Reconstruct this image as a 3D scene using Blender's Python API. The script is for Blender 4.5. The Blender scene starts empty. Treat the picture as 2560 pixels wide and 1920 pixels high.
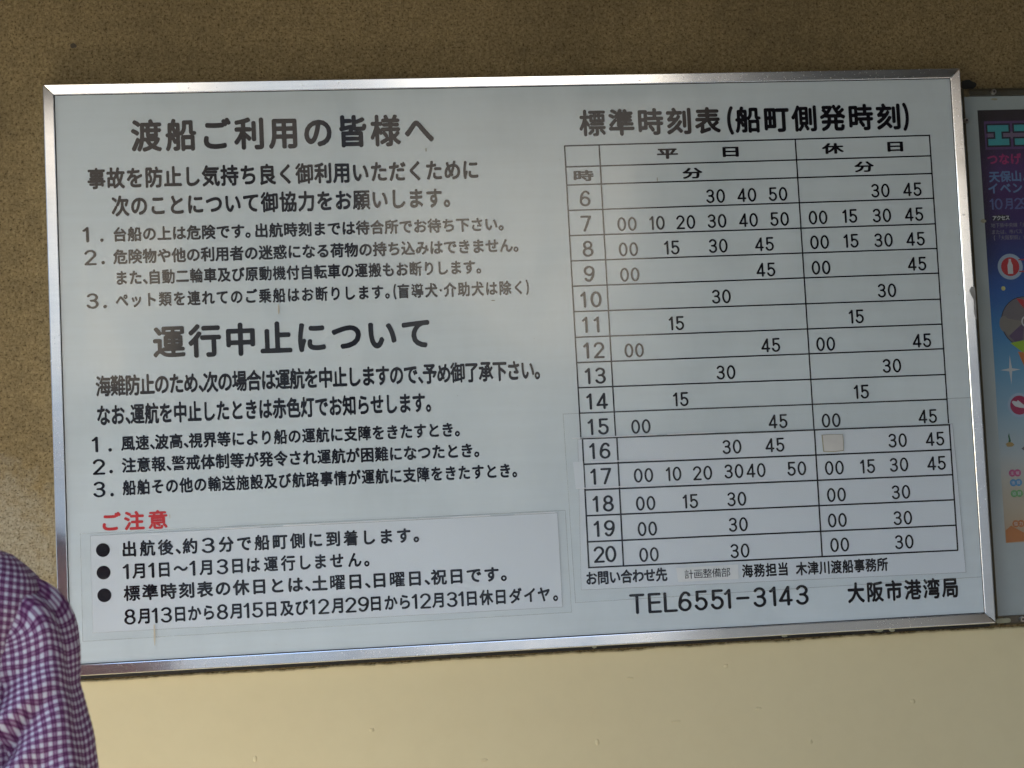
import bpy, bmesh, math, random
import numpy as np
from mathutils import Vector, Matrix, noise

random.seed(4)
SC = bpy.context.scene
COL = SC.collection
R = math.radians

# ------------------------------------------------------------------ camera, sky, sun, exposure
cam_d = bpy.data.cameras.new('camera')
cam = bpy.data.objects.new('camera', cam_d)
COL.objects.link(cam)
right, up, fwd = Vector((0.99254, -0.1126, -0.04668)), Vector((0.03895, -0.06994, 0.99679)), Vector((0.1155, 0.99118, 0.06504))
cam.matrix_world = Matrix(((right.x, up.x, -fwd.x, -0.4085), (right.y, up.y, -fwd.y, -3.2315),
                           (right.z, up.z, -fwd.z, 1.4936), (0, 0, 0, 1)))
cam_d.sensor_width = 36.0
cam_d.lens = 59.0625
cam_d.dof.use_dof = True
cam_d.dof.focus_distance = 3.25
cam_d.dof.aperture_fstop = 5.0
cam_d.clip_start = 0.05
cam_d.clip_end = 2000
SC.camera = cam

SUN_EL, SUN_ROT = R(45), R(-83)
world = bpy.data.worlds.new('World')
SC.world = world
world.use_nodes = True
wn = world.node_tree
sky = wn.nodes.new('ShaderNodeTexSky')
sky.sky_type = 'NISHITA'
sky.sun_disc = False
sky.sun_elevation = SUN_EL
sky.sun_rotation = SUN_ROT
wn.links.new(sky.outputs[0], wn.nodes['Background'].inputs[0])
wn.nodes['Background'].inputs[1].default_value = 0.15
sun_d = bpy.data.lights.new('sun', 'SUN')
sun_d.energy = 4.5
sun_d.angle = R(0.5)
sun_d.color = (1.0, 0.93, 0.82)
sun = bpy.data.objects.new('sun', sun_d)
COL.objects.link(sun)
to_sun = Vector((math.sin(SUN_ROT) * math.cos(SUN_EL), math.cos(SUN_ROT) * math.cos(SUN_EL), math.sin(SUN_EL)))
sun.rotation_euler = to_sun.to_track_quat('Z', 'Y').to_euler()
sun.location = (-6, 8, 12)
SC.view_settings.view_transform = 'Standard'
SC.view_settings.look = 'None'
SC.view_settings.gamma = 1.0
SC.view_settings.exposure = 2.33
SC.cycles.max_bounces = 10
SC.cycles.diffuse_bounces = 6


# ------------------------------------------------------------------ materials
class Mat:
    """small helper round a node tree with one Principled shader"""
    def __init__(s, name, base=(0.5, 0.5, 0.5), rough=0.6, metal=0.0, spec=0.5, coat=0.0):
        s.m = bpy.data.materials.new(name)
        s.m.use_nodes = True
        s.t = s.m.node_tree
        s.p = s.t.nodes['Principled BSDF']
        s.p.inputs['Base Color'].default_value = (*base, 1)
        s.p.inputs['Roughness'].default_value = rough
        s.p.inputs['Metallic'].default_value = metal
        s.p.inputs['Specular IOR Level'].default_value = spec
        s.p.inputs['Coat Weight'].default_value = coat
        s.p.inputs['Coat Roughness'].default_value = 0.12

    def n(s, kind, **kw):
        nd = s.t.nodes.new(kind)
        for k, v in kw.items():
            setattr(nd, k, v)
        return nd

    def link(s, a, b):
        s.t.links.new(a, b)

    def coords(s, kind='Object', scale=(1, 1, 1)):
        c = s.n('ShaderNodeTexCoord')
        mp = s.n('ShaderNodeMapping')
        mp.inputs['Scale'].default_value = scale
        s.link(c.outputs[kind], mp.inputs['Vector'])
        return mp.outputs[0]

    def noise(s, vec, scale, detail=4, rough=0.6):
        nd = s.n('ShaderNodeTexNoise')
        nd.inputs['Scale'].default_value = scale
        nd.inputs['Detail'].default_value = detail
        nd.inputs['Roughness'].default_value = rough
        s.link(vec, nd.inputs['Vector'])
        return nd.outputs['Fac']

    def ramp(s, fac, stops):
        r = s.n('ShaderNodeValToRGB')
        el = r.color_ramp.elements
        while len(el) > 1:
            el.remove(el[0])
        el[0].position, el[0].color = stops[0][0], (*stops[0][1], 1)
        for pos, c in stops[1:]:
            e = el.new(pos)
            e.color = (*c, 1)
        s.link(fac, r.inputs[0])
        return r.outputs[0]

    def mix(s, fac, a, b, mode='MIX'):
        m = s.n('ShaderNodeMix', data_type='RGBA', blend_type=mode)
        for v, i in ((fac, 0), (a, 6), (b, 7)):
            if isinstance(v, (int, float)):
                m.inputs[i].default_value = v
            elif isinstance(v, tuple):
                m.inputs[i].default_value = (*v, 1)
            else:
                s.link(v, m.inputs[i])
        return m.outputs[2]

    def math(s, op, a, b=0.0, c=0.0):
        m = s.n('ShaderNodeMath', operation=op)
        for i, v in enumerate((a, b, c)):
            if isinstance(v, (int, float)):
                m.inputs[i].default_value = v
            else:
                s.link(v, m.inputs[i])
        return m.outputs[0]

    def bump(s, h, strength, dist):
        b = s.n('ShaderNodeBump')
        b.inputs['Strength'].default_value = strength
        b.inputs['Distance'].default_value = dist
        s.link(h, b.inputs['Height'])
        s.link(b.outputs[0], s.p.inputs['Normal'])

    def base(s, sock):
        s.link(sock, s.p.inputs['Base Color'])


def plain(name, base, rough=0.6, metal=0.0, spec=0.5, var=0.12, scale=6.0):
    a = Mat(name, base, rough, metal, spec)
    v = a.coords()
    f = a.noise(v, scale, 5)
    lo = tuple(c * (1 - var) for c in base)
    hi = tuple(min(1, c * (1 + var)) for c in base)
    a.base(a.ramp(f, [(0.3, lo), (0.7, hi)]))
    return a.m


def mk_upper():
    a = Mat('sprayed_sand_coating', rough=0.95, spec=0.12)
    v = a.coords()
    fine = a.noise(v, 250, 2, 0.6)
    grain = a.noise(v, 150, 3, 0.7)
    mid = a.noise(v, 34, 4, 0.6)
    big = a.noise(v, 3.0, 5, 0.6)
    col = a.ramp(grain, [(0.30, (0.10, 0.070, 0.032)), (0.42, (0.235, 0.172, 0.083)), (0.58, (0.30, 0.225, 0.112)), (0.75, (0.39, 0.31, 0.17))])
    spk = a.ramp(fine, [(0.32, (0.38, 0.36, 0.34)), (0.46, (1.05, 1.05, 1.05))])
    col = a.mix(1.0, col, spk, 'MULTIPLY')
    col = a.mix(1.0, col, a.ramp(mid, [(0.3, (0.82, 0.82, 0.83)), (0.65, (1.06, 1.05, 1.03))]), 'MULTIPLY')
    blot = a.ramp(big, [(0.32, (0.80, 0.80, 0.80)), (0.5, (1, 0.99, 0.97)), (0.7, (1.08, 1.07, 1.05))])
    col = a.mix(1.0, col, blot, 'MULTIPLY')
    # pale worn patch low at the left of the board
    sx = a.n('ShaderNodeSeparateXYZ')
    a.link(v, sx.inputs[0])
    dx = a.math('DIVIDE', a.math('ADD', sx.outputs[0], 1.03), 0.16)
    dz = a.math('DIVIDE', a.math('SUBTRACT', sx.outputs[2], 1.42), 0.20)
    rr = a.math('ADD', a.math('MULTIPLY', dx, dx), a.math('MULTIPLY', dz, dz))
    worn = a.ramp(a.math('ADD', rr, a.math('MULTIPLY', a.math('SUBTRACT', mid, 0.5), 1.6)), [(0.15, (0.45, 0.45, 0.45)), (1.2, (0, 0, 0))])
    pale = a.mix(1.0, a.ramp(grain, [(0.32, (0.34, 0.29, 0.19)), (0.6, (0.60, 0.55, 0.42))]), spk, 'MULTIPLY')
    a.base(a.mix(worn, col, pale))
    h = a.math('ADD', a.math('MULTIPLY', fine, 0.7), grain)
    a.bump(h, 0.4, 0.002)
    return a.m


def mk_cream():
    a = Mat('cream_wall_paint', rough=0.55, spec=0.3)
    v = a.coords()
    big = a.noise(v, 2.4, 5, 0.6)
    mid = a.noise(v, 26, 4, 0.6)
    col = a.ramp(big, [(0.3, (0.70, 0.585, 0.335)), (0.7, (0.72, 0.61, 0.355))])
    col = a.mix(0.06, col, a.ramp(mid, [(0.35, (0.54, 0.455, 0.28)), (0.6, (0.74, 0.645, 0.42))]))
    a.base(col)
    a.bump(a.math('ADD', a.math('MULTIPLY', a.noise(v, 14, 3), 1.0), a.math('MULTIPLY', mid, 0.5)), 0.10, 0.003)
    return a.m


def mk_panel():
    a = Mat('white_enamel_panel', rough=0.2, spec=0.5)
    v = a.coords()
    streak = a.noise(a.coords(scale=(0.6, 1, 9)), 5.0, 5, 0.6)
    smear = a.noise(a.coords(scale=(1.5, 1, 0.7)), 4.5, 7, 0.6)
    col = a.ramp(smear, [(0.3, (0.565, 0.625, 0.63)), (0.5, (0.615, 0.68, 0.688)), (0.7, (0.65, 0.715, 0.722))])
    col = a.mix(0.25, col, a.ramp(streak, [(0.35, (0.565, 0.615, 0.605)), (0.65, (0.65, 0.72, 0.73))]))
    speck = a.noise(v, 210, 2, 0.5)
    col = a.mix(a.ramp(speck, [(0.765, (0, 0, 0)), (0.79, (0.5, 0.5, 0.5))]), col, (0.30, 0.29, 0.24))
    a.base(col)
    rr = a.ramp(smear, [(0.35, (0.06, 0.06, 0.06)), (0.68, (0.26, 0.26, 0.26))])
    a.link(rr, a.p.inputs['Roughness'])
    return a.m


def mk_alu(name='aluminium_frame', base=(0.90, 0.905, 0.91)):
    a = Mat(name, rough=0.16, metal=1.0)
    v = a.coords()
    brush = a.noise(a.coords(scale=(1.0, 30, 30)), 6.0, 3, 0.6)
    pits = a.noise(v, 260, 2, 0.5)
    zone = a.noise(v, 5.0, 4, 0.6)
    pitm = a.math('MULTIPLY', a.ramp(pits, [(0.66, (0, 0, 0)), (0.71, (1, 1, 1))]), a.ramp(zone, [(0.45, (0.0, 0.0, 0.0)), (0.62, (0.8, 0.8, 0.8))]))
    col = a.ramp(brush, [(0.3, tuple(c * 0.96 for c in base)), (0.7, tuple(min(1, c * 1.03) for c in base))])
    a.base(a.mix(pitm, col, (0.45, 0.44, 0.42)))
    a.link(a.math('ADD', a.math('MULTIPLY', pitm, 0.35), a.ramp(zone, [(0.3, (0.10, 0.10, 0.10)), (0.7, (0.20, 0.20, 0.20))])), a.p.inputs['Roughness'])
    return a.m


def mk_film(name, tint, alpha, rough):
    a = Mat(name, tint, rough, spec=0.5)
    tr = a.n('ShaderNodeBsdfTransparent')
    mx = a.n('ShaderNodeMixShader')
    out = a.t.nodes['Material Output']
    gl = a.n('ShaderNodeBsdfGlossy')
    gl.inputs['Roughness'].default_value = rough
    nz = a.noise(a.coords(), 5.0, 3)
    a.bump(nz, 0.12, 0.002)
    mx.inputs[0].default_value = alpha
    a.link(tr.outputs[0], mx.inputs[1])
    a.link(a.p.outputs[0], mx.inputs[2])
    mg = a.n('ShaderNodeMixShader')
    mg.inputs[0].default_value = 0.02
    a.link(mx.outputs[0], mg.inputs[1])
    a.link(gl.outputs[0], mg.inputs[2])
    a.link(mg.outputs[0], out.inputs[0])
    return a.m


def mk_shirt():
    a = Mat('purple_checked_cotton', rough=0.85, spec=0.2)
    uv = a.n('ShaderNodeUVMap')
    sep = a.n('ShaderNodeSeparateXYZ')
    a.link(uv.outputs[0], sep.inputs[0])
    P = 0.0112
    cov = []
    for ax in (0, 1):
        f = a.math('FRACT', a.math('DIVIDE', sep.outputs[ax], P))
        d = a.math('ABSOLUTE', a.math('SUBTRACT', f, 0.5))          # 0 at band centre .. 0.5
        band = a.ramp(d, [(0.0, (0.62, 0.62, 0.62)), (0.05, (0.60, 0.60, 0.60)), (0.13, (1, 1, 1)), (0.21, (0.95, 0.95, 0.95)), (0.31, (0.0, 0.0, 0.0))])
        cov.append(band)
    tot = a.math('MULTIPLY', a.math('ADD', cov[0], cov[1]), 0.5)
    col = a.ramp(tot, [(0.0, (0.70, 0.67, 0.69)), (0.45, (0.25, 0.09, 0.205)), (1.0, (0.065, 0.009, 0.052))])
    a.base(col)
    weave = a.noise(a.coords(), 900, 2)
    soft = a.noise(a.coords(), 38, 3)
    a.bump(a.math('ADD', a.math('MULTIPLY', weave, 0.15), soft), 0.35, 0.004)
    return a.m


M = {
    'upper': mk_upper(), 'cream': mk_cream(), 'panel': mk_panel(), 'alu': mk_alu(), 'shirt': mk_shirt(),
    'ink': plain('black_vinyl', (0.007, 0.007, 0.011), 0.09, var=0.2, scale=30),
    'red': plain('red_vinyl', (0.56, 0.035, 0.04), 0.3, var=0.1, scale=30),
    'paper': plain('laminated_white_paper', (0.675, 0.722, 0.742), 0.12, var=0.02, scale=8),
    'strip': plain('pasted_paper_strip', (0.70, 0.72, 0.70), 0.4, var=0.04, scale=20),
    'patch': plain('beige_masking_paper', (0.62, 0.60, 0.55), 0.7, var=0.05, scale=40),
    'stain': plain('brown_adhesive_residue', (0.34, 0.31, 0.20), 0.7, var=0.2, scale=60),
    'streak': plain('tan_glue_streak', (0.56, 0.50, 0.37), 0.6, var=0.1, scale=60),
    'mark': plain('dirt_mark', (0.30, 0.30, 0.24), 0.8, var=0.3, scale=90),
    'edge': mk_film('dirty_film_edge', (0.30, 0.31, 0.29), 0.30, 0.4),
    'film': mk_film('clear_film', (0.52, 0.58, 0.60), 0.02, 0.14),
    'cover': mk_film('clear_acrylic', (0.6, 0.62, 0.6), 0.05, 0.06),
    'bronze': plain('bronze_anodised_rail', (0.10, 0.085, 0.052), 0.4, 0.6, var=0.15),
    'screw': plain('steel_screw', (0.62, 0.60, 0.58), 0.3, 1.0, var=0.1, scale=90),
    'socket': plain('screw_recess', (0.06, 0.05, 0.05), 0.6),
    'backing': plain('pale_grey_backing', (0.36, 0.41, 0.395), 0.35, var=0.06, scale=14),
    'gap': plain('dark_seal', (0.02, 0.018, 0.015), 0.8),  # also colours the painted shade strip below the frame
    'sealant': plain('old_sealant', (0.30, 0.29, 0.19), 0.5, var=0.15, scale=50),
    'putty': plain('grey_putty', (0.33, 0.32, 0.30), 0.8, var=0.15, scale=60), 'old_spot': plain('brown_spot', (0.09, 0.07, 0.045), 0.9, var=0.2, scale=80),
    'ground': plain('wet_asphalt_ground', (0.045, 0.046, 0.047), 0.9, var=0.15, scale=1.5),
    'slab': plain('concrete_slab', (0.70, 0.68, 0.62), 0.9, var=0.1, scale=3),  # made pale so the unseen slab bounces more light
    'quay': plain('blue_grey_paint', (0.165, 0.18, 0.19), 0.8, var=0.08, scale=2),
    'soffit': plain('painted_soffit', (0.085, 0.07, 0.055), 0.8, var=0.06),
    'post': plain('grey_steel_post', (0.11, 0.13, 0.155), 0.5),
    'facade': plain('pale_render', (0.72, 0.64, 0.53), 0.9, var=0.06, scale=0.7), 'facade_dark': plain('brown_tile_cladding', (0.27, 0.24, 0.205), 0.8, var=0.1, scale=0.9),
    'skin': plain('skin', (0.50, 0.30, 0.20), 0.5), 'hair': plain('black_hair', (0.012, 0.01, 0.01), 0.4),
    'trousers': plain('dark_trousers', (0.04, 0.045, 0.06), 0.85), 'shoe': plain('dark_shoe', (0.03, 0.025, 0.02), 0.5),
}


# ------------------------------------------------------------------ object helpers
def tag(o, label=None, cat=None, group=None, kind=None):
    for k, v in (('label', label), ('category', cat), ('group', group), ('kind', kind)):
        if v:
            o[k] = v
    return o


def empty(name, loc):
    o = bpy.data.objects.new(name, None)
    o.empty_display_size = 0.05
    o.location = loc
    COL.objects.link(o)
    return o


def mesh_obj(name, verts, faces, mat, parent=None, smooth=False, uvs=None):
    me = bpy.data.meshes.new(name)
    me.from_pydata([tuple(map(float, v)) for v in verts], [], faces)
    me.materials.append(mat)
    if smooth:
        me.polygons.foreach_set('use_smooth', [True] * len(me.polygons))
    if uvs is not None:
        ul = me.uv_layers.new(name='UVMap')
        for lp in me.loops:
            ul.data[lp.index].uv = uvs[lp.vertex_index]
    me.update()
    o = bpy.data.objects.new(name, me)
    COL.objects.link(o)
    if parent is not None:
        o.parent = parent
    return o


def box(name, x0, x1, y0, y1, z0, z1, mat, parent=None, bevel=0.0):
    bm = bmesh.new()
    bmesh.ops.create_cube(bm, size=1.0)
    for v in bm.verts:
        v.co = ((x0 + x1) / 2 + v.co.x * (x1 - x0), (y0 + y1) / 2 + v.co.y * (y1 - y0), (z0 + z1) / 2 + v.co.z * (z1 - z0))
    if bevel:
        bmesh.ops.bevel(bm, geom=bm.edges[:], offset=bevel, segments=2, affect='EDGES', clamp_overlap=True)
    me = bpy.data.meshes.new(name)
    bm.to_mesh(me)
    bm.free()
    me.materials.append(mat)
    o = bpy.data.objects.new(name, me)
    COL.objects.link(o)
    if parent is not None:
        o.parent = parent
    return o


def sheet(name, pts, d, mat, parent=None, thick=0.0002):
    """a thin sheet with real thickness; pts = (x, up) outline, front face at depth d"""
    n = len(pts)
    v = [(x, d, u) for x, u in pts] + [(x, d + thick, u) for x, u in pts]
    area = sum(pts[i][0] * pts[(i + 1) % n][1] - pts[(i + 1) % n][0] * pts[i][1] for i in range(n))
    idx = list(range(n)) if area > 0 else list(range(n))[::-1]
    f = [tuple(idx), tuple(i + n for i in idx[::-1])]
    for k in range(n):
        a, b = idx[k], idx[(k + 1) % n]
        f.append((b, a, a + n, b + n))
    return mesh_obj(name, v, f, mat, parent)


def flat(name, pts, d, mat, parent):
    n = len(pts)
    area = sum(pts[i][0] * pts[(i + 1) % n][1] - pts[(i + 1) % n][0] * pts[i][1] for i in range(n))
    idx = tuple(range(n)) if area > 0 else tuple(range(n))[::-1]
    return mesh_obj(name, [(x, d, u) for x, u in pts], [idx], mat, parent)


def disc_pts(cx, cu, rx, ru=None, n=28, a0=0.0):
    ru = rx if ru is None else ru
    return [(cx + rx * math.cos(a0 + 2 * math.pi * i / n), cu + ru * math.sin(a0 + 2 * math.pi * i / n)) for i in range(n)]


def rect_pts(x0, x1, u0, u1):
    return [(x0, u0), (x1, u0), (x1, u1), (x0, u1)]


# ------------------------------------------------------------------ rounded gothic lettering
STEP = 1 / 72
GX = np.arange(-0.10, 1.10 + 1e-6, STEP, dtype=np.float32)
GY = np.arange(-0.62, 0.62 + 1e-6, STEP, dtype=np.float32)
PX, PY = np.meshgrid(GX - 0.5, GY)          # cell centred on the origin
PTS = np.stack([PX.ravel(), PY.ravel()], 1)


def seg_dist(p, a, b):
    out = np.empty(len(p), np.float32)
    ab = b - a
    L = np.maximum((ab * ab).sum(1), 1e-12)
    for i in range(0, len(p), 2500):
        q = p[i:i + 2500]
        dx = q[:, 0, None] - a[None, :, 0]
        dy = q[:, 1, None] - a[None, :, 1]
        t = np.clip((dx * ab[:, 0] + dy * ab[:, 1]) / L, 0, 1)
        dx -= t * ab[:, 0]
        dy -= t * ab[:, 1]
        out[i:i + 2500] = np.sqrt((dx * dx + dy * dy).min(1))
    return out


def inside(p, a, b):
    res = np.zeros(len(p), bool)
    for i in range(0, len(p), 4000):
        q = p[i:i + 4000]
        y = q[:, 1, None]
        cond = (a[None, :, 1] > y) != (b[None, :, 1] > y)
        with np.errstate(divide='ignore', invalid='ignore'):
            xs = a[:, 0] + (y - a[:, 1]) * (b[:, 0] - a[:, 0]) / (b[:, 1] - a[:, 1])
        res[i:i + 4000] = ((q[:, 0, None] < xs) & cond).sum(1) % 2 == 1
    return res


def contour_segs(F):
    """line segments of the zero level of F on the grid"""
    ny, nx = F.shape
    ins = F < 0
    mixed = (ins[:-1, :-1] | ins[1:, :-1] | ins[:-1, 1:] | ins[1:, 1:]) & ~(ins[:-1, :-1] & ins[1:, :-1] & ins[:-1, 1:] & ins[1:, 1:])
    A, B = [], []
    for j, i in zip(*np.nonzero(mixed)):
        c = [(i, j), (i + 1, j), (i + 1, j + 1), (i, j + 1)]
        cr = []
        for k in range(4):
            (i0, j0), (i1, j1) = c[k], c[(k + 1) % 4]
            f0, f1 = F[j0, i0], F[j1, i1]
            if (f0 < 0) != (f1 < 0):
                t = f0 / (f0 - f1)
                cr.append((GX[i0] - .5 + t * (i1 - i0) * STEP, GY[j0] + t * (j1 - j0) * STEP))
        for k in range(0, len(cr) - 1, 2):
            A.append(cr[k])
            B.append(cr[k + 1])
    return np.array(A, np.float32).reshape(-1, 2), np.array(B, np.float32).reshape(-1, 2)


def fill_mesh(F):
    """vertices and faces of the region F < 0: whole cells merged in runs, border cells cut"""
    ins = F < 0
    full = ins[:-1, :-1] & ins[1:, :-1] & ins[:-1, 1:] & ins[1:, 1:]
    some = (ins[:-1, :-1] | ins[1:, :-1] | ins[:-1, 1:] | ins[1:, 1:]) & ~full
    V, Fc, key = [], [], {}

    def vert(k, x, y):
        if k not in key:
            key[k] = len(V)
            V.append((x, y))
        return key[k]
    X = lambda i: float(GX[i] - .5)
    Y = lambda j: float(GY[j])
    for j in range(full.shape[0]):
        row = full[j]
        i = 0
        while i < len(row):
            if row[i]:
                s = i
                while i < len(row) and row[i]:
                    i += 1
                Fc.append((vert((s, j), X(s), Y(j)), vert((i, j), X(i), Y(j)), vert((i, j + 1), X(i), Y(j + 1)), vert((s, j + 1), X(s), Y(j + 1))))
            else:
                i += 1
    for j, i in zip(*np.nonzero(some)):
        c = [(i, j), (i + 1, j), (i + 1, j + 1), (i, j + 1)]
        poly = []
        for k in range(4):
            (i0, j0), (i1, j1) = c[k], c[(k + 1) % 4]
            f0, f1 = float(F[j0, i0]), float(F[j1, i1])
            if f0 < 0:
                poly.append(vert((i0, j0), X(i0), Y(j0)))
            if (f0 < 0) != (f1 < 0):
                t = f0 / (f0 - f1)
                kk = (min(i0, i1), min(j0, j1), 'h' if j0 == j1 else 'v')
                poly.append(vert(kk, X(i0) + t * (i1 - i0) * STEP, Y(j0) + t * (j1 - j0) * STEP))
        if len(poly) > 2:
            Fc.append(tuple(poly))
    return np.array(V, float).reshape(-1, 2), Fc


def arc(cx, cy, rx, ry, a0, a1, n=14):
    return [(cx + rx * math.cos(R(a0 + (a1 - a0) * i / n)), cy + ry * math.sin(R(a0 + (a1 - a0) * i / n))) for i in range(n + 1)]


SIX = [(.06, .31), (.065, .46), (.10, .66), (.17, .83), (.265, .93), (.36, .935), (.44, .88), (.475, .80)]
STROKES = {
    '0': [arc(.28, .5, .225, .445, 0, 360, 30)],
    '1': [[(.13, .77), (.20, .83), (.29, .945), (.29, .055)]],
    '2': [arc(.275, .70, .215, .245, 165, -28, 16) + [(.06, .055), (.50, .055)]],
    '3': [arc(.27, .735, .20, .21, 155, -90, 16) + arc(.27, .29, .22, .235, 90, -160, 18), [(.21, .525), (.27, .525)]],
    '4': [[(.40, .055), (.40, .945), (.04, .26), (.52, .26)]],
    '5': [[(.48, .945), (.12, .945), (.12, .50)] + arc(.27, .33, .225, .275, 125, -160, 18)],
    '6': [arc(.28, .31, .22, .255, 0, 360, 24), SIX],
    '7': [[(.06, .945), (.50, .945), (.20, .055)]],
    '8': [arc(.28, .735, .185, .21, 0, 360, 22), arc(.28, .29, .22, .235, 0, 360, 24)],
    'T': [[(.02, .945), (.54, .945)], [(.28, .945), (.28, .055)]],
    'E': [[(.50, .945), (.07, .945), (.07, .055), (.52, .055)], [(.07, .52), (.48, .52)]],
    'L': [[(.08, .945), (.08, .055), (.54, .055)]],
    '-': [[(.05, .5), (.51, .5)]],
    '(': [arc(.62, .5, .30, .60, 130, 230, 14)],
    ')': [arc(-.06, .5, .30, .60, 50, -50, 14)],
    '・': [[(.28, .5), (.281, .5)]],
}
STROKES['9'] = [[(.56 - x, 1 - y) for x, y in s] for s in STROKES['6']]
_text = bpy.data.curves.new('letter_source', 'FONT')
_text.size = 1.0
_text.resolution_u = 4
_text_o = bpy.data.objects.new('letter_source', _text)
COL.objects.link(_text_o)
GLYPHS = {}


def glyph(ch, bold=True):
    k = (ch, bold)
    if k in GLYPHS:
        return GLYPHS[k]
    if ch in STROKES:
        A, B = [], []
        for s in STROKES[ch]:
            A += s[:-1]
            B += s[1:]
        A, B = (np.array(q, np.float32) - np.array([.28, .5], np.float32) for q in (A, B))
        F = seg_dist(PTS, A, B) - (0.085 if ch == '・' else 0.065)
    else:
        _text.body = ch
        dg = bpy.context.evaluated_depsgraph_get()
        ev = _text_o.evaluated_get(dg)
        me = ev.to_mesh()
        co = np.array([v.co[:2] for v in me.vertices], np.float32) - np.array([.5, .36], np.float32)
        cnt = {}
        for p in me.polygons:
            vs = list(p.vertices)
            for a, b in zip(vs, vs[1:] + vs[:1]):
                e = (min(a, b), max(a, b))
                cnt[e] = cnt.get(e, 0) + 1
        ed = np.array([e for e, c in cnt.items() if c == 1])
        ev.to_mesh_clear()
        A, B = co[ed[:, 0]], co[ed[:, 1]]
        F = seg_dist(PTS, A, B)
        F[inside(PTS, A, B)] *= -1
        if bold:
            length = float(np.sqrt(((A - B) ** 2).sum(1)).sum())
            grow = max(0.004, min(0.034, 0.034 - 0.0024 * (length - 8.5)))
            e = 0.016
            ca, cb = contour_segs((F + e).reshape(PX.shape))
            if len(ca):
                D = np.full(len(F), 1.0, np.float32)
                near = (F > -0.09) & (F < 0.08)
                D[near] = seg_dist(PTS[near], ca, cb)
                D[F < -e] = -1.0
                F = D - (e + grow)
    GLYPHS[k] = fill_mesh(F.reshape(PX.shape))
    return GLYPHS[k]


ADV = {'、': 0.36, '。': 0.62, '(': 0.42, ')': 0.42, '・': 0.36}


def letters(name, text, x0, x1, u, ew, eh, d, mat, parent, bold=True, kdigit=0.80):
    """one line of lettering as a mesh; x0/x1 = centres of the first and last full characters (or a list of all centres)"""
    if isinstance(x0, list):
        xs = x0
    else:
        pos, cur, prev = [], 0.0, None
        for ch in text:
            a = ADV.get(ch, 1.0)
            if ch == '。' and '。(' in text:
                a = 0.45
            if prev is not None:
                cur += prev / 2 + a / 2
            # narrow punctuation keeps its ink in the left of a full cell
            pos.append(cur + ((1.0 - a) / 2 if ch in '、。' else 0.0))
            prev = a
        last = max(i for i, c in enumerate(text) if c not in '、。)')
        k = (x1 - x0) / (pos[last] or 1.0)
        pos = np.array(pos)
        xs = []
        for i, c in enumerate(text):
            a = ADV.get(c, 1.0)
            off = (1.0 - a) / 2 if c in '、。' else 0.0
            xs.append(x0 + (pos[i] - off) * k + off * ew)
    V, F = [], []
    base = 0
    for ch, x in zip(text, xs):
        v, f = glyph(ch, bold)
        if ch in STROKES and ch not in '()・':
            sx, sy = kdigit * ew / 0.56, 0.93 * eh
        elif ch in STROKES:
            sx, sy = ew, eh
        else:
            sx, sy = ew, eh
        w = np.empty((len(v), 3))
        w[:, 0] = x + v[:, 0] * sx
        w[:, 1] = d
        w[:, 2] = u + v[:, 1] * sy
        V.append(w)
        F += [tuple(i + base for i in q) for q in f]
        base += len(v)
    return mesh_obj(name, np.concatenate(V), F, mat, parent)


# ------------------------------------------------------------------ the setting
g = mesh_obj('ground', [(-120, -120, 0), (120, -120, 0), (120, 120, 0), (-120, 120, 0)], [(0, 1, 2, 3)], M['ground'])
tag(g, kind='structure')
ZC, YF = 1.75, -0.032

wall = tag(empty('wall', (0, 0, 0)), 'rough brown sand-coated wall with a smooth cream painted lower part, behind the boards', 'wall')
box('sand_coating', -4.0, 3.2, 0.0, 0.16, 0.0, 3.0, M['upper'], wall)
# the smooth cream layer stands proud of the coating and ends in a ragged brush line under the boards
rag = random.Random(9)
top, x = [], -4.0
while x < 3.2:
    fine = -1.1 < x < 1.25
    z = 1.1832 + 0.0022 * noise.noise((x * 9, 0.3, 0)) + (0.0022 * noise.noise((x * 70, 1.7, 0)) + 0.0014 * noise.noise((x * 230, 4.1, 0)) if fine else 0)
    top.append((x, z))
    x += 0.0022 if fine else 0.05
top.append((3.2, 1.1832))
V, F = [], []
for x, z in top:
    V += [(x, -0.0035, 0.0), (x, -0.0035, z - 0.0025), (x, -0.0018, z), (x, 0.0005, z + 0.0006)]
for i in range(len(top) - 1):
    a, b = i * 4, i * 4 + 4
    F += [(a, b, b + 1, a + 1), (a + 1, b + 1, b + 2, a + 2), (a + 2, b + 2, b + 3, a + 3)]
mesh_obj('cream_coating', V, F, M['cream'], wall)

tag(mesh_obj('roof', [(x, y, z) for z in (2.72, 2.86) for x, y in ((-3.0, 0.25), (-3.0, -2.0), (0.95, -2.0), (0.95, -3.7), (3.2, -3.7), (3.2, 0.25))],
             [(0, 1, 2, 3, 4, 5)[::-1], (6, 7, 8, 9, 10, 11)] + [(i, (i + 1) % 6, (i + 1) % 6 + 6, i + 6) for i in range(6)], M['soffit']), kind='structure')
tag(box('end_wall', 2.3, 2.45, -3.7, -0.02, 0.0, 2.715, M['soffit']), kind='structure')  # unseen wall, added to keep light and reflections dark on the right
tag(box('front_wall', 1.0, 2.28, -3.7, -3.58, 0.0, 2.715, M['quay']), kind='structure')  # added out of view, mirrored as the dark right part of the frame
tag(box('roof_post', -0.335, -0.195, -3.70, -3.56, 0.0, 4.6, M['post'], bevel=0.02), kind='structure')  # unseen free-standing pole, tall enough to mirror as a dark band
tag(box('floor_slab', -4.0, 3.2, -1.25, -0.001, 0.0, 0.03, M['slab']), kind='structure')  # unseen pale slab, sized to bounce sunlight up the lower wall
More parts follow.
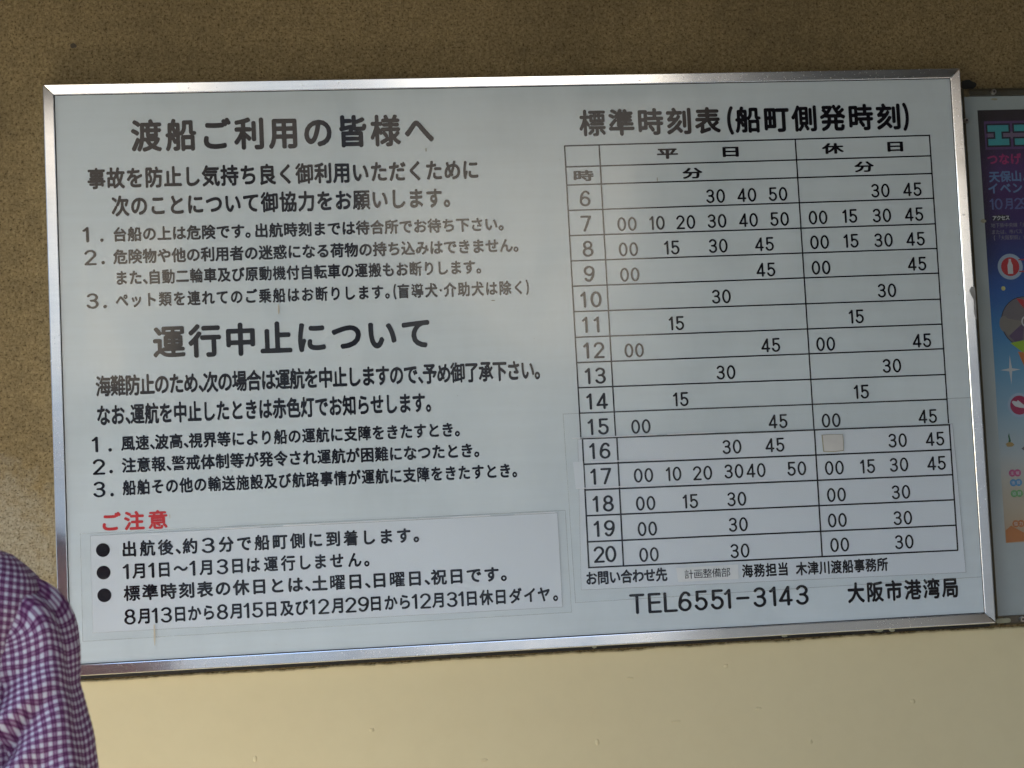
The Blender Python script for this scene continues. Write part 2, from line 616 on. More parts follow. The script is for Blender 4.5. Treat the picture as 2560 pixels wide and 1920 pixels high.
for nm, z0, z1, mt in (('far_building', 0.0, 4.6, 'facade'), ('far_building_upper_storey', 4.6, 8.5, 'facade_dark')):  # dark upper part is unseen, added to cut sky light and dim reflections
    far = tag(box(nm, -5.0, 5.0, -1.0, 1.0, z0, z1, M[mt]), kind='structure')
    far.location = (0.6, -15.0, 0)
    far.rotation_euler = (0, 0, R(35))
tag(box('quay_wall', -30.0, 30.0, -9.9, -9.5, 0.0, 2.45, M['quay']), kind='structure')  # unseen, added so the lower board reflects something dim
tag(box('dark_shed', -14.0, -3.6, -15.0, -11.0, 0.0, 8.0, M['post']), kind='structure')  # unseen block, added to shut out bright sky on the left
tag(box('dark_shed', 4.4, 16.0, -15.0, -11.0, 0.0, 8.0, M['post']), kind='structure')  # matching added block against sky light on the right

# ------------------------------------------------------------------ the notice board
board = tag(empty('notice_board', (0, YF, ZC)), 'large white ferry notice board in aluminium frame with rules and timetable lettering', 'notice board')
BW, BH, RW, DEEP = 1.80, 1.1095, 0.0205, 0.032
hw, hh = BW / 2, BH / 2
PD, LD = 0.0042, 0.0038        # panel front, lettering
sheet('panel', rect_pts(-hw + 0.012, hw - 0.012, -hh + 0.012, hh - 0.012), PD, M['panel'], board, thick=0.012)


def rail(p0, p1, q1, q0, parent, slope=0.0016):
    """mitred frame rail; p = outer corners, q = inner corners"""
    prof = [(0.0, DEEP), (0.0, 0.0018), (0.06, 0.0004), (0.12, 0.0002), (0.92, slope), (0.965, slope + 0.0003), (1.0, slope + 0.0012), (1.0, 0.010)]
    gap = 0.0011
    V, F = [], []
    L = Vector((p1[0] - p0[0], p1[1] - p0[1])).normalized()
    for (o, i, s) in ((p0, q0, 1), (p1, q1, -1)):
        for t, d in prof:
            x = o[0] + (i[0] - o[0]) * t + L.x * gap * s
            u = o[1] + (i[1] - o[1]) * t + L.y * gap * s
            V.append((x, d, u))
    n = len(prof)
    for k in range(n - 1):
        F.append((k, k + 1, n + k + 1, n + k))
    F += [tuple(range(n))[::-1], tuple(range(n, 2 * n))]
    return mesh_obj('frame_rail', V, F, M['alu'], parent)


o4 = [(-hw, hh), (hw, hh), (hw, -hh), (-hw, -hh)]
i4 = [(-hw + RW, hh - RW), (hw - RW, hh - RW), (hw - RW, -hh + RW), (-hw + RW, -hh + RW)]
for k in range(4):
    rail(o4[k], o4[(k + 1) % 4], i4[(k + 1) % 4], i4[k], board, 0.0030 if k == 1 else 0.0016)
sealV, sealF = [], []
for k in range(4):
    s = 0.0016
    inner = [(a[0] - math.copysign(s, a[0]), a[1] - math.copysign(s, a[1])) for a in i4]
    a, b = i4[k], i4[(k + 1) % 4]
    c, d_ = inner[(k + 1) % 4], inner[k]
    sealV += [(q[0], PD - 0.0002, q[1]) for q in (a, b, c, d_)]
    sealF.append((4 * k, 4 * k + 1, 4 * k + 2, 4 * k + 3))
mesh_obj('panel_seal', sealV, sealF, M['gap'], board)
box('mounting_strip', -hw + 0.004, hw - 0.004, 0.022, 0.0315, -hh - 0.0080, -hh + 0.006, M['gap'], board)  # dark strip standing in for the shadow in the gap below the frame

LINES = [
    ('heading_lettering', '渡船ご利用の皆様へ', -0.7106, -0.1929, 0.4515, 0.0590, 0.0638),
    ('notice_lettering', '事故を防止し気持ち良く御利用いただくために', -0.8056, -0.0965, 0.3721, 0.0345, 0.0414),
    ('notice_lettering', '次のことについて御協力をお願いします。', -0.7631, -0.1696, 0.3185, 0.0336, 0.0406),
    ('notice_lettering', '台船の上は危険です。出航時刻までは待合所でお待ち下さい。', -0.7658, -0.0615, 0.2646, 0.0270, 0.0285),
    ('notice_lettering', '危険物や他の利用者の迷惑になる荷物の持ち込みはできません。', -0.7660, -0.0342, 0.2223, 0.0269, 0.0287),
    ('notice_lettering', 'また、自動二輪車及び原動機付自転車の運搬もお断りします。', -0.7653, -0.1076, 0.1822, 0.0252, 0.0286),
    ('notice_lettering', 'ペット類を連れてのご乗船はお断りします。(盲導犬・介助犬は除く)', -0.7656, -0.0133, 0.1396, 0.0244, 0.0287),
    ('heading_lettering', '運行中止について', -0.6810, -0.2149, 0.0575, 0.0619, 0.0642),
    ('notice_lettering', '海難防止のため、次の場合は運航を中止しますので、予め御了承下さい。', -0.8049, -0.0040, -0.0209, 0.0285, 0.0405),
    ('notice_lettering', 'なお、運航を中止したときは赤色灯でお知らせします。', -0.8062, -0.2162, -0.0755, 0.0266, 0.0401),
    ('notice_lettering', '風速、波高、視界等により船の運航に支障をきたすとき。', -0.7630, -0.1632, -0.1294, 0.0258, 0.0292),
    ('notice_lettering', '注意報、警戒体制等が発令され運航が困難になつたとき。', -0.7624, -0.1283, -0.1706, 0.0267, 0.0292),
    ('notice_lettering', '船舶その他の輸送施設及び航路事情が運航に支障をきたすとき。', -0.7631, -0.0565, -0.2124, 0.0250, 0.0292),
    ('caution_lettering', 'ご注意', -0.7995, -0.7125, -0.2746, 0.0383, 0.0363),
    ('heading_lettering', '標準時刻表(船町側発時刻)', 0.1470, 0.7459, 0.4579, 0.0530, 0.0544),
    ('office_lettering', '大阪市港湾局', 0.6208, 0.8121, -0.4813, 0.0351, 0.0409),
    ('telephone_lettering', 'TEL6551-3143', [0.1867, 0.2206, 0.2509, 0.2802, 0.3121, 0.344, 0.3676, 0.3947, 0.4284, 0.4572, 0.4797, 0.5129], None, -0.4790, 0.0310, 0.0405),
]
for nm, tx, a, b, u, ew, eh in LINES:
    o = letters(nm, tx, a, b, u, ew, eh, LD, M['red'] if nm.startswith('caution') else M['ink'], board, kdigit=0.83)
    if nm.startswith('caution'):
        o['label'] = 'red caution heading above the laminated slip'
for dgt, (x, u), (dx, du) in [('1', (-0.8258, 0.2664), (-0.7992, 0.2553)), ('2', (-0.8211, 0.223), (-0.7981, 0.2127)), ('3', (-0.8196, 0.1406), (-0.797, 0.1296)),
                              ('1', (-0.8207, -0.1289), (-0.7958, -0.1401)), ('2', (-0.8173, -0.1709), (-0.7954, -0.1806)), ('3', (-0.8178, -0.2129), (-0.7949, -0.2236))]:
    v, f = glyph(dgt)
    w = np.empty((len(v), 3))
    w[:, 0], w[:, 1], w[:, 2] = x + v[:, 0] * 0.040, LD, u + v[:, 1] * 0.0285
    mesh_obj('item_number', w, f, M['ink'], board)
    mesh_obj('item_dot', [(p, LD, q) for p, q in disc_pts(dx, du, 0.0033, n=16)], [tuple(range(16))], M['ink'], board)

# timetable: rules and numbers.  The rows from 16 down stand on a pasted-over slip
slip = tag(empty('timetable_slip', (0, YF, ZC)), 'white paper slip under clear film over timetable rows 16 to 20', 'paper slip')
FILM_D, PAPER_D, INK_D = 0.0026, 0.0034, 0.0031


def rule(x0, u0, x1, u1, parent, d, wide=0.0021):
    if abs(x1 - x0) > abs(u1 - u0):
        pts = [(x0 - wide / 2, u0 - wide / 2), (x1 + wide / 2, u1 - wide / 2), (x1 + wide / 2, u1 + wide / 2), (x0 - wide / 2, u0 + wide / 2)]
        d -= 0.00004
    else:
        pts = [(x0 - wide / 2, u0), (x1 - wide / 2, u1), (x1 + wide / 2, u1), (x0 + wide / 2, u0)]
    return mesh_obj('table_rule', [(x, d, u) for x, u in pts], [(0, 1, 2, 3)], M['ink'], parent)


GL = lambda u: 0.0898 + (0.415 - u) * 0.0062
GR = lambda u: 0.8284 + (0.415 - u) * 0.0028
hl = [0.415, 0.3735, 0.3378, 0.2878, 0.2384, 0.1889, 0.1394, 0.0897, 0.0398, -0.0094, -0.0582, -0.1074, -0.1568]
for i, u in enumerate(hl[:-1]):
    rule(GL(u), u - 0.0004, GR(u), u + (0.0042 if i < 4 else 0.0020 if i < 7 else -0.0005 if i < 10 else -0.0030), board, LD, 0.0026)
for (xa, xb, ub) in ((0.0897, 0.0935, 0.415), (0.158, 0.1614, 0.4155), (0.5521, 0.5558, 0.417), (0.8283, 0.8298, 0.4192)):
    rule(xa, ub, xb, -0.158, board, LD, 0.0026)
for i, u in enumerate([-0.1574, -0.2066, -0.2561, -0.3056, -0.3556, -0.4048]):
    rule(0.0962, u, 0.8313, u - 0.0037, slip, INK_D, 0.0030)
for (xa, xb, ub) in ((0.0962, 0.0964, -0.1574), (0.1636, 0.1638, -0.158), (0.5564, 0.5572, -0.1598), (0.8309, 0.8319, -0.1611)):
    rule(xa, ub, xb, -0.4048 - (xa - 0.096) * 0.005, slip, INK_D, 0.0030)
for ch, (x, u), ew in [('平', (0.2929, 0.3947), 0.0443), ('日', (0.4197, 0.3954), 0.045), ('時', (0.1236, 0.3548), 0.0417), ('分', (0.3408, 0.3544), 0.0417),
                       ('休', (0.6277, 0.3969), 0.0443), ('日', (0.7558, 0.3981), 0.045), ('分', (0.6895, 0.3588), 0.0417)]:
    letters('column_heading', ch, [x], None, u, ew, 0.0222, LD, M['ink'], board)
ROWS = {
    6: ((0.1248, 0.3103), [('30', 0.3845, 0.308), ('40', 0.4477, 0.3086), ('50', 0.5106, 0.3088)], [('30', 0.7197, 0.3103), ('45', 0.7859, 0.311)]),
    7: ((0.1242, 0.2607), [('00', 0.2052, 0.2575), ('10', 0.2637, 0.2581), ('20', 0.3221, 0.2581), ('30', 0.3847, 0.2586), ('40', 0.4481, 0.2587), ('50', 0.5108, 0.259)], [('00', 0.5892, 0.2598), ('15', 0.653, 0.2608), ('30', 0.7197, 0.2604), ('45', 0.7862, 0.2608)]),
    8: ((0.1256, 0.2113), [('00', 0.2054, 0.2078), ('15', 0.2905, 0.2087), ('30', 0.3843, 0.2093), ('45', 0.4775, 0.21)], [('00', 0.5893, 0.2106), ('15', 0.6526, 0.2113), ('30', 0.7199, 0.2109), ('45', 0.7861, 0.2113)]),
    9: ((0.1258, 0.1621), [('00', 0.2056, 0.1582), ('45', 0.4776, 0.1594)], [('00', 0.5893, 0.1599), ('45', 0.786, 0.1614)]),
    10: ((0.1256, 0.1119), [('30', 0.385, 0.1092)], [('30', 0.7206, 0.1101)]),
    11: ((0.1265, 0.0629), [('15', 0.2917, 0.0598)], [('15', 0.6539, 0.0605)]),
    12: ((0.1265, 0.0128), [('00', 0.2065, 0.0099), ('45', 0.4787, 0.0101)], [('00', 0.5895, 0.0084), ('45', 0.7861, 0.0081)]),
    13: ((0.1267, -0.0367), [('30', 0.3858, -0.0399)], [('30', 0.7213, -0.0396)]),
    14: ((0.1272, -0.0861), [('15', 0.2924, -0.0889)], [('15', 0.655, -0.0886)]),
    15: ((0.1274, -0.1354), [('00', 0.212, -0.1385), ('45', 0.4846, -0.1398)], [('00', 0.5914, -0.1424), ('45', 0.7882, -0.1425)]),
    16: ((0.128, -0.182), [('30', 0.3894, -0.1855), ('45', 0.4755, -0.1858)], [('30', 0.7233, -0.1874), ('45', 0.7999, -0.1877)]),
    17: ((0.1277, -0.2314), [('00', 0.212, -0.233), ('10', 0.2702, -0.2329), ('20', 0.3285, -0.2338), ('30', 0.3906, -0.2332), ('40', 0.4349, -0.2334), ('50', 0.5163, -0.2336)], [('00', 0.592, -0.2355), ('15', 0.6583, -0.2357), ('30', 0.723, -0.2352), ('45', 0.7999, -0.2356)]),
    18: ((0.1294, -0.2839), [('00', 0.2133, -0.2871), ('15', 0.3004, -0.2874), ('30', 0.3933, -0.2873)], [('00', 0.593, -0.2883), ('30', 0.7236, -0.2891)]),
    19: ((0.1292, -0.3317), [('00', 0.2141, -0.3363), ('30', 0.3935, -0.3367)], [('00', 0.5918, -0.338), ('30', 0.7241, -0.3398)]),
    20: ((0.1292, -0.3809), [('00', 0.2147, -0.3859), ('30', 0.3939, -0.3876)], [('00', 0.5936, -0.3859), ('30', 0.724, -0.3867)]),
}
for h, ((x, u), wd, hd) in ROWS.items():
    par, d = (board, LD) if h < 16 else (slip, INK_D)
    s = str(h)
    xs = [x] if len(s) == 1 else [x - 0.0117, x + 0.0110]
    letters('hour_number', s, xs, None, u, 0.0262, 0.0332, d, M['ink'], par, kdigit=0.80)
    for t, x, u in wd + hd:
        # a "1" is narrow, so pairs starting with it close up
        k = 0.0104 if t[0] != '1' else 0.0078
        letters('departure_minute', t, [x - k, x + k], None, u, 0.0208, 0.0290, d, M['ink'], par, kdigit=0.80)

sheet('paper', [(0.0867, -0.1578), (0.8382, -0.1590), (0.846, -0.4530), (0.079, -0.4470)], PAPER_D, M['paper'], slip, 0.0002)
flat('clear_film', [(0.0603, -0.1076), (0.8786, -0.1085), (0.8792, -0.4635), (0.0666, -0.4707)], FILM_D, M['film'], slip)
sheet('film_tab', [(0.0754, -0.2012), (0.0950, -0.2007), (0.0955, -0.2531), (0.0784, -0.2522)], FILM_D - 0.0003, M['paper'], slip, 0.0001)


def outline(name, pts, w, d, mat, parent):
    n = len(pts)
    cx, cu = sum(p[0] for p in pts) / n, sum(p[1] for p in pts) / n
    V, F = [], []
    for i, (x, u) in enumerate(pts):
        V += [(x, d, u), (x - math.copysign(w, x - cx), d, u - math.copysign(w, u - cu))]
    for i in range(n):
        j = (i + 1) % n
        F.append((2 * i, 2 * j, 2 * j + 1, 2 * i + 1))
    return mesh_obj(name, V, F, mat, parent)


outline('film_edge', [(0.0603, -0.1076), (0.8786, -0.1085), (0.8792, -0.4635), (0.0666, -0.4707)], 0.0011, FILM_D - 0.0001, M['edge'], slip)
outline('paper_edge', [(0.0867, -0.1578), (0.8382, -0.1590), (0.846, -0.4530), (0.079, -0.4470)], 0.0009, FILM_D - 0.0001, M['edge'], slip)
letters('contact_lettering', 'お問い合わせ先', 0.1003, 0.2370, -0.4257, 0.0234, 0.0271, INK_D, M['ink'], slip)
letters('contact_lettering', '海務担当', 0.4068, 0.4775, -0.4276, 0.0225, 0.0268, INK_D, M['ink'], slip)
letters('contact_lettering', '木津川渡船事務所', 0.5143, 0.6773, -0.4288, 0.0228, 0.0271, INK_D, M['ink'], slip)

strip = tag(empty('name_strip', (0.327, YF, ZC - 0.428)), 'narrow printed paper strip pasted over the contact line below the timetable', 'paper strip')
sheet('paper', [(0.2661 - .327, -0.4141 + .428), (0.3885 - .327, -0.4137 + .428), (0.3881 - .327, -0.4414 + .428), (0.2689 - .327, -0.4414 + .428)], 0.0023, M['strip'], strip)
letters('department_lettering', '計画整備部', 0.2909 - .327, 0.3636 - .327, 0.0002, 0.0193, 0.0191, 0.0021, M['ink'], strip, bold=False)

patch = tag(empty('masking_patch', (0.5922, YF, ZC - 0.1866)), 'small beige square of paper covering one holiday time in the 16 row', 'paper patch')
pp = [(-0.0201, 0.0156), (-0.008, 0.0163), (0.005, 0.0157), (0.0197, 0.0153), (0.0202, 0.002), (0.0196, -0.0148), (0.004, -0.0162), (-0.010, -0.0158), (-0.0186, -0.0150), (-0.0194, 0.001)]
sheet('residue', [(x * 1.09 - 0.0006, z * 1.08 - 0.0004) for x, z in pp], 0.0022, M['stain'], patch, 0.0001)
sheet('paper', pp, 0.0017, M['patch'], patch, 0.0003)

note = tag(empty('laminated_notice', (0, YF, ZC)), 'laminated white paper slip with three black bullets at lower left of the notice board', 'paper slip')
fA = [(-0.8553, -0.2926), (0.0545, -0.2926), (0.0565, -0.2942), (0.0592, -0.4883), (-0.8564, -0.4923)]
sheet('paper', [(-0.837, -0.2978), (0.0412, -0.2970), (0.042, -0.4773), (-0.8377, -0.4777)], PAPER_D, M['paper'], note)
flat('clear_film', fA, FILM_D, M['film'], note)
outline('film_edge', [(-0.8553, -0.2926), (0.0565, -0.2926), (0.0592, -0.4883), (-0.8564, -0.4923)], 0.0011, FILM_D - 0.0001, M['edge'], note)
outline('paper_edge', [(-0.837, -0.2978), (0.0412, -0.2970), (0.042, -0.4773), (-0.8377, -0.4777)], 0.0008, FILM_D - 0.0001, M['edge'], note)
letters('notice_lettering', '出航後、約3分で船町側に到着します。', -0.7666, -0.2556, -0.3265, 0.0289, 0.0302, INK_D, M['ink'], note, kdigit=0.85)
letters('notice_lettering', '1月1日〜1月3日は運行しません。', [-0.7715, -0.7489, -0.725, -0.704, -0.6736, -0.6496, -0.6256, -0.5967, -0.569, -0.54, -0.5068, -0.4745, -0.4441, -0.4147, -0.3833, -0.35, -0.319], None, -0.3675, 0.0272, 0.0300, INK_D, M['ink'], note)
letters('notice_lettering', '標準時刻表の休日とは、土曜日、日曜日、祝日です。', -0.7644, -0.0919, -0.4083, 0.0308, 0.0302, INK_D, M['ink'], note)
letters('notice_lettering', '8月13日から8月15日及び12月29日から12月31日休日ダイヤ。', [-0.7693, -0.7425, -0.7217, -0.7027, -0.6776, -0.6513, -0.6249, -0.5997, -0.5732, -0.5527, -0.5346, -0.5092, -0.4801, -0.4527, -0.4305, -0.4115, -0.3842, -0.3605, -0.3367, -0.3136, -0.2854, -0.259, -0.2379, -0.2195, -0.1942, -0.1689, -0.1496, -0.1315, -0.1037, -0.0762, -0.0478, -0.0198, 0.007, 0.0371], None, -0.4515, 0.0259, 0.0302, INK_D, M['ink'], note)
for x, u in ((-0.8146, -0.3255), (-0.8147, -0.3672), (-0.8145, -0.4091)):
    mesh_obj('bullet', [(p, INK_D, q) for p, q in disc_pts(x, u, 0.0128)], [tuple(range(28))], M['ink'], note)

# marks that stay on the enamel
for x, u, w, h, mat in ((-0.181, 0.4135, 0.0032, 0.008, 'mark'), (-0.4745, 0.1130, 0.0030, 0.020, 'streak'), (-0.7255, -0.4870, 0.0036, 0.0420, 'streak'), (-0.6905, -0.2690, 0.0016, 0.009, 'streak'),
                        (0.2700, 0.3440, 0.0018, 0.009, 'mark'), (-0.0640, 0.1165, 0.010, 0.0022, 'mark'), (-0.3560, 0.3075, 0.0018, 0.006, 'mark')):
    rr = random.Random(int(abs(x) * 1e4))
    pts = [(x + w / 2 * math.cos(t) * rr.uniform(.7, 1.1), u + h / 2 * math.sin(t) * rr.uniform(.9, 1.05)) for t in [2 * math.pi * i / 12 for i in range(12)]]
    sheet('dirt_mark', pts, 0.0024 if u < -0.45 else 0.0035, M[mat], board, 0.0001)

# curled film edges, their highlights put in as white slivers, on the timetable slip and along the laminated slip
def ridge(name, x0, u0, x1, u1, parent, broken=0.0, seed=1):
    rr = random.Random(seed)
    t = 0.0
    while t < 1.0:
        t1 = min(1.0, t + rr.uniform(0.04, 0.14))
        if rr.random() > broken and t1 - t > 0.01:
            w = rr.uniform(0.0005, 0.0010)
            V = []
            for q in (t, t1):
                x, u = x0 + (x1 - x0) * q, u0 + (u1 - u0) * q
                V += [(x, FILM_D - 0.0002, u - w), (x, FILM_D - 0.0008, u), (x, FILM_D - 0.0002, u + w)]
            mesh_obj(name, V, [(0, 3, 4, 1), (1, 4, 5, 2)], M['white_edge'], parent)
        t = t1


M['white_edge'] = plain('white_film_edge', (0.80, 0.81, 0.82), 0.2, var=0.03)  # white stands in for the highlight along the curled film
ridge('film_ridge', 0.0760, -0.1555, 0.36, -0.1560, slip, 0.35, 3)
ridge('film_ridge', 0.0756, -0.2025, 0.26, -0.2040, slip, 0.45, 4)
ridge('film_ridge', 0.0790, -0.2525, 0.50, -0.2540, slip, 0.5, 5)
ridge('film_ridge', -0.60, -0.2966, 0.0400, -0.2958, note, 0.15, 6)
for x, u, w in ((0.474, -0.5552, .006), (0.663, -0.5550, .010), (0.69, -0.5560, .006), (0.10, -0.5550, .005)):
    rr = random.Random(int(x * 900))
    sheet('sealant_blob', [(x + w * rr.uniform(.7, 1) * math.cos(t), u - 0.0012 + 0.0030 * rr.uniform(.6, 1) * math.sin(t)) for t in [2 * math.pi * i / 10 for i in range(10)]], 0.004, M['sealant'], board, 0.006)
sheet('putty_patch', [(0.8935, 0.112), (0.8890, 0.104), (0.8925, 0.094), (0.8960, 0.086), (0.8955, 0.060), (0.8975, 0.048), (0.9004, 0.046), (0.9004, 0.110)], -0.0005, M['putty'], board, 0.002)
# old adhesive and paint lumps on the wall itself
rr = random.Random(12)
sheet('adhesive_stain', [(0.926 + 0.022 * rr.uniform(.7, 1) * math.cos(t), 2.2765 + 0.012 * rr.uniform(.6, 1) * math.sin(t)) for t in [2 * math.pi * i / 14 for i in range(14)]], -0.0015, M['gap'], wall, 0.001)
sheet('adhesive_stain', [(-0.845 + 0.007 * rr.uniform(.7, 1) * math.cos(t), 2.386 + 0.007 * rr.uniform(.6, 1) * math.sin(t)) for t in [2 * math.pi * i / 10 for i in range(10)]], -0.0004, M['old_spot'], wall, 0.0003)
for x, z, w, h in ((0.10, 1.010, .004, .006), (0.255, 1.040, .010, .003), (0.42, 1.055, .007, .003), (0.17, 1.128, .007, .003), (0.36, 1.140, .005, .004), (0.52, 0.985, .004, .004), (-0.33, 1.06, .005, .004), (-0.12, 0.99, .008, .003), (-0.55, 1.02, .004, .006), (0.73, 1.05, .006, .004)):
    bm = bmesh.new()
    bmesh.ops.create_uvsphere(bm, u_segments=12, v_segments=6, radius=1.0)
    for v in bm.verts:
        q = 1 + 0.35 * noise.noise(v.co * 1.7 + Vector((x * 40, 0, z * 40)))
        v.co = Vector((x + v.co.x * w * q, -0.0033 + v.co.y * 0.0011, z + v.co.z * h * q))
    me = bpy.data.meshes.new('paint_lump')
    bm.to_mesh(me)
    bm.free()
    me.materials.append(M['cream'])
    me.polygons.foreach_set('use_smooth', [True] * len(me.polygons))
    o = bpy.data.objects.new('paint_lump', me)
    COL.objects.link(o)
    o.parent = wall

# ------------------------------------------------------------------ the second case with its poster
CY = YF + 0.012
case = tag(empty('display_case', (1.33, CY, ZC)), 'grey display case with bronze rails and screws, right of the notice board', 'display case')
cx = 1.33
X0, X1, U0, U1 = 0.908 - cx, 1.752 - cx, -0.561, 0.5154
sheet('backing', rect_pts(X0 + 0.004, X1 - 0.004, U0 + 0.018, U1 - 0.0155), 0.010, M['backing'], case, 0.006)


def bar(name, x0, x1, u0, u1, vertical):
    """channel rail: two lips with a groove between"""
    prof = [(0, 0.02), (0, 0.006), (0.22, 0.006), (0.24, 0.009), (0.78, 0.009), (0.80, 0.006), (1, 0.006), (1, 0.02)]
    V, F = [], []
    for e in (0, 1):
        for t, d in prof:
            V.append((x0 + (x1 - x0) * (t if vertical else e), d, u0 + (u1 - u0) * (e if vertical else t)))
    n = len(prof)
    for k in range(n - 1):
        q = (k, k + 1, n + k + 1, n + k)
        F.append(q if vertical else q[::-1])
    return mesh_obj(name, V, F, M['bronze'], case)


bar('case_rail', X0 + 0.016, X1, U1 - 0.0145, U1, False)
bar('case_rail', X0 + 0.016, X1, U0, U0 + 0.017, False)
bar('case_rail', X0 - 0.012, X0 + 0.0035, U0, U1, True)
bar('case_rail', X1 - 0.0035, X1 + 0.012, U0, U1, True)
flat('clear_cover', rect_pts(X0 + 0.002, X1 - 0.002, U0 + 0.004, U1 - 0.006), 0.0035, M['cover'], case)


def screw(x, u):
    bm = bmesh.new()
    bmesh.ops.create_cone(bm, cap_ends=True, segments=20, radius1=0.0056, radius2=0.0046, depth=0.006, matrix=Matrix.Translation((x, 0.0005, u)) @ Matrix.Rotation(R(90), 4, 'X'))
    me = bpy.data.meshes.new('screw')
    bm.to_mesh(me)
    bm.free()
    me.materials.append(M['screw'])
    o = bpy.data.objects.new('screw', me)
    COL.objects.link(o)
    o.parent = case
    sheet('socket', disc_pts(x, u, 0.0029, n=6), -0.0029, M['socket'], o, 0.0002)
    return o


for x, u in ((0.9718, 0.5072), (0.9105, 0.4496), (0.9594, -0.551), (1.35, 0.5072), (1.35, -0.551)):
    screw(x - cx, u)
sheet('sealant_blob', [(0.908 - cx + 0.013 + 0.015 * math.cos(t), -0.552 + 0.0055 * math.sin(t) + 0.001 * math.sin(3 * t)) for t in [2 * math.pi * i / 18 for i in range(18)]], 0.0025, M['sealant'], case, 0.003)
for x, u, w, h in ((0.9115, 0.384, .004, .006), (0.936, 0.246, .007, .009), (0.9765, 0.494, 0.010, 0.004)):
    rr = random.Random(int(x * 5000))
    sheet('tape_scrap', [(x - cx + w * rr.uniform(.5, 1) * math.cos(t), u + h * rr.uniform(.4, 1) * math.sin(t)) for t in [2 * math.pi * i / 8 for i in range(8)]], 0.0096, M['sealant'], case, 0.0002)

PXW = 0.594
PX0, PU0, PU1 = 0.9389, -0.4001, 0.4721
poster = tag(empty('event_poster', (PX0, CY + 0.0098, ZC)), 'tall poster shading from dark purple to blue and sand inside the display case', 'poster')


def poster_print():
    a = Mat('poster_print', rough=0.3, spec=0.5)
    c = a.n('ShaderNodeTexCoord')
    s = a.n('ShaderNodeSeparateXYZ')
    a.link(c.outputs['Object'], s.inputs[0])
    nz = a.noise(a.coords(scale=(1, 1, 3)), 6, 3)
    t = a.math('ADD', a.math('DIVIDE', a.math('SUBTRACT', PU1, s.outputs[2]), PU1 - PU0), a.math('MULTIPLY', a.math('SUBTRACT', nz, 0.5), 0.05))
    col = a.ramp(t, [(0.0, (0.018, 0.009, 0.014)), (0.06, (0.022, 0.010, 0.025)), (0.13, (0.060, 0.015, 0.110)), (0.20, (0.045, 0.009, 0.090)), (0.28, (0.024, 0.010, 0.105)), (0.34, (0.010, 0.030, 0.170)),
                     (0.42, (0.009, 0.079, 0.302)), (0.50, (0.025, 0.163, 0.374)), (0.60, (0.096, 0.272, 0.424)), (0.72, (0.254, 0.374, 0.436)), (0.80, (0.374, 0.424, 0.424)), (0.86, (0.424, 0.399, 0.326)), (0.93, (0.399, 0.333, 0.230)), (1.0, (0.374, 0.254, 0.151))])
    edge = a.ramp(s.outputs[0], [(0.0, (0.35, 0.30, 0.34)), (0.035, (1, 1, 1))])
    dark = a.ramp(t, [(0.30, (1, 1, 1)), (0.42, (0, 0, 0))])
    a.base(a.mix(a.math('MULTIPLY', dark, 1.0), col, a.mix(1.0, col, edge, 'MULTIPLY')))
    return a.m


M['poster'] = poster_print()
for nm, c in (('teal', (0.07, 0.50, 0.54)), ('navy', (0.012, 0.008, 0.03)), ('lilac', (0.25, 0.18, 0.30)), ('pink', (0.50, 0.035, 0.20)), ('sky', (0.16, 0.30, 0.60)), ('steel', (0.13, 0.17, 0.45)),
              ('white', (0.75, 0.78, 0.78)), ('grey_print', (0.30, 0.30, 0.38)), ('scarlet', (0.60, 0.02, 0.03)), ('crimson', (0.48, 0.015, 0.10)), ('yellow', (0.75, 0.75, 0.25)),
              ('taupe', (0.20, 0.18, 0.19)), ('taupe_light', (0.28, 0.255, 0.22)), ('plum', (0.13, 0.08, 0.17)), ('lime', (0.36, 0.60, 0.02)), ('orange', (0.70, 0.20, 0.03)), ('leaf', (0.03, 0.18, 0.07)),
              ('sand', (0.55, 0.38, 0.13)), ('badge_pink', (0.68, 0.10, 0.28)), ('badge_blue', (0.10, 0.38, 0.72)), ('badge_green', (0.22, 0.55, 0.20)), ('badge_orange', (0.62, 0.20, 0.03)), ('halo', (0.45, 0.60, 0.75)), ('glow', (0.14, 0.06, 0.22))):
    M['pr_' + nm] = plain('print_' + nm, tuple(q * 0.62 for q in c), 0.3, var=0.06, scale=40)
sheet('poster_sheet', [(0, PU0), (PXW, PU0), (PXW, PU1), (0, PU1), (0, 0.2), (0.0006, -0.05), (-0.0006, -0.2)], 0.0, M['poster'], poster, 0.0001)
_layer = [0.0001]


def pr(name, pts, col, up=1):
    """one flat printed shape; x measured on the board's scale"""
    _layer[0] += 0.000025
    return mesh_obj(name, [(x - PX0, -_layer[0], u) for x, u in pts], [tuple(range(len(pts)))], M['pr_' + col], poster)


def ptext(name, text, xs, u, ew, eh, col, bold=True):
    _layer[0] += 0.000025
    return letters(name, text, [x - PX0 for x in xs], None, u, ew, eh, -_layer[0], M['pr_' + col], poster, bold)


def polyE(x, u, w, h, t, s):                       # the slab letter of the poster title
    g_ = 0.0 + s
    return [(x - w / 2 - g_, u + h / 2 + g_), (x + w / 2 + g_, u + h / 2 + g_), (x + w / 2 + g_, u + h / 2 - t - g_), (x + t / 2 + g_, u + h / 2 - t - g_), (x + t / 2 + g_, u - h / 2 + t + g_),
            (x + w / 2 + g_, u - h / 2 + t + g_), (x + w / 2 + g_, u - h / 2 - g_), (x - w / 2 - g_, u - h / 2 - g_), (x - w / 2 - g_, u - h / 2 + t + g_), (x - t / 2 - g_, u - h / 2 + t + g_),
            (x - t / 2 - g_, u + h / 2 - t - g_), (x - w / 2 - g_, u + h / 2 - t - g_)]


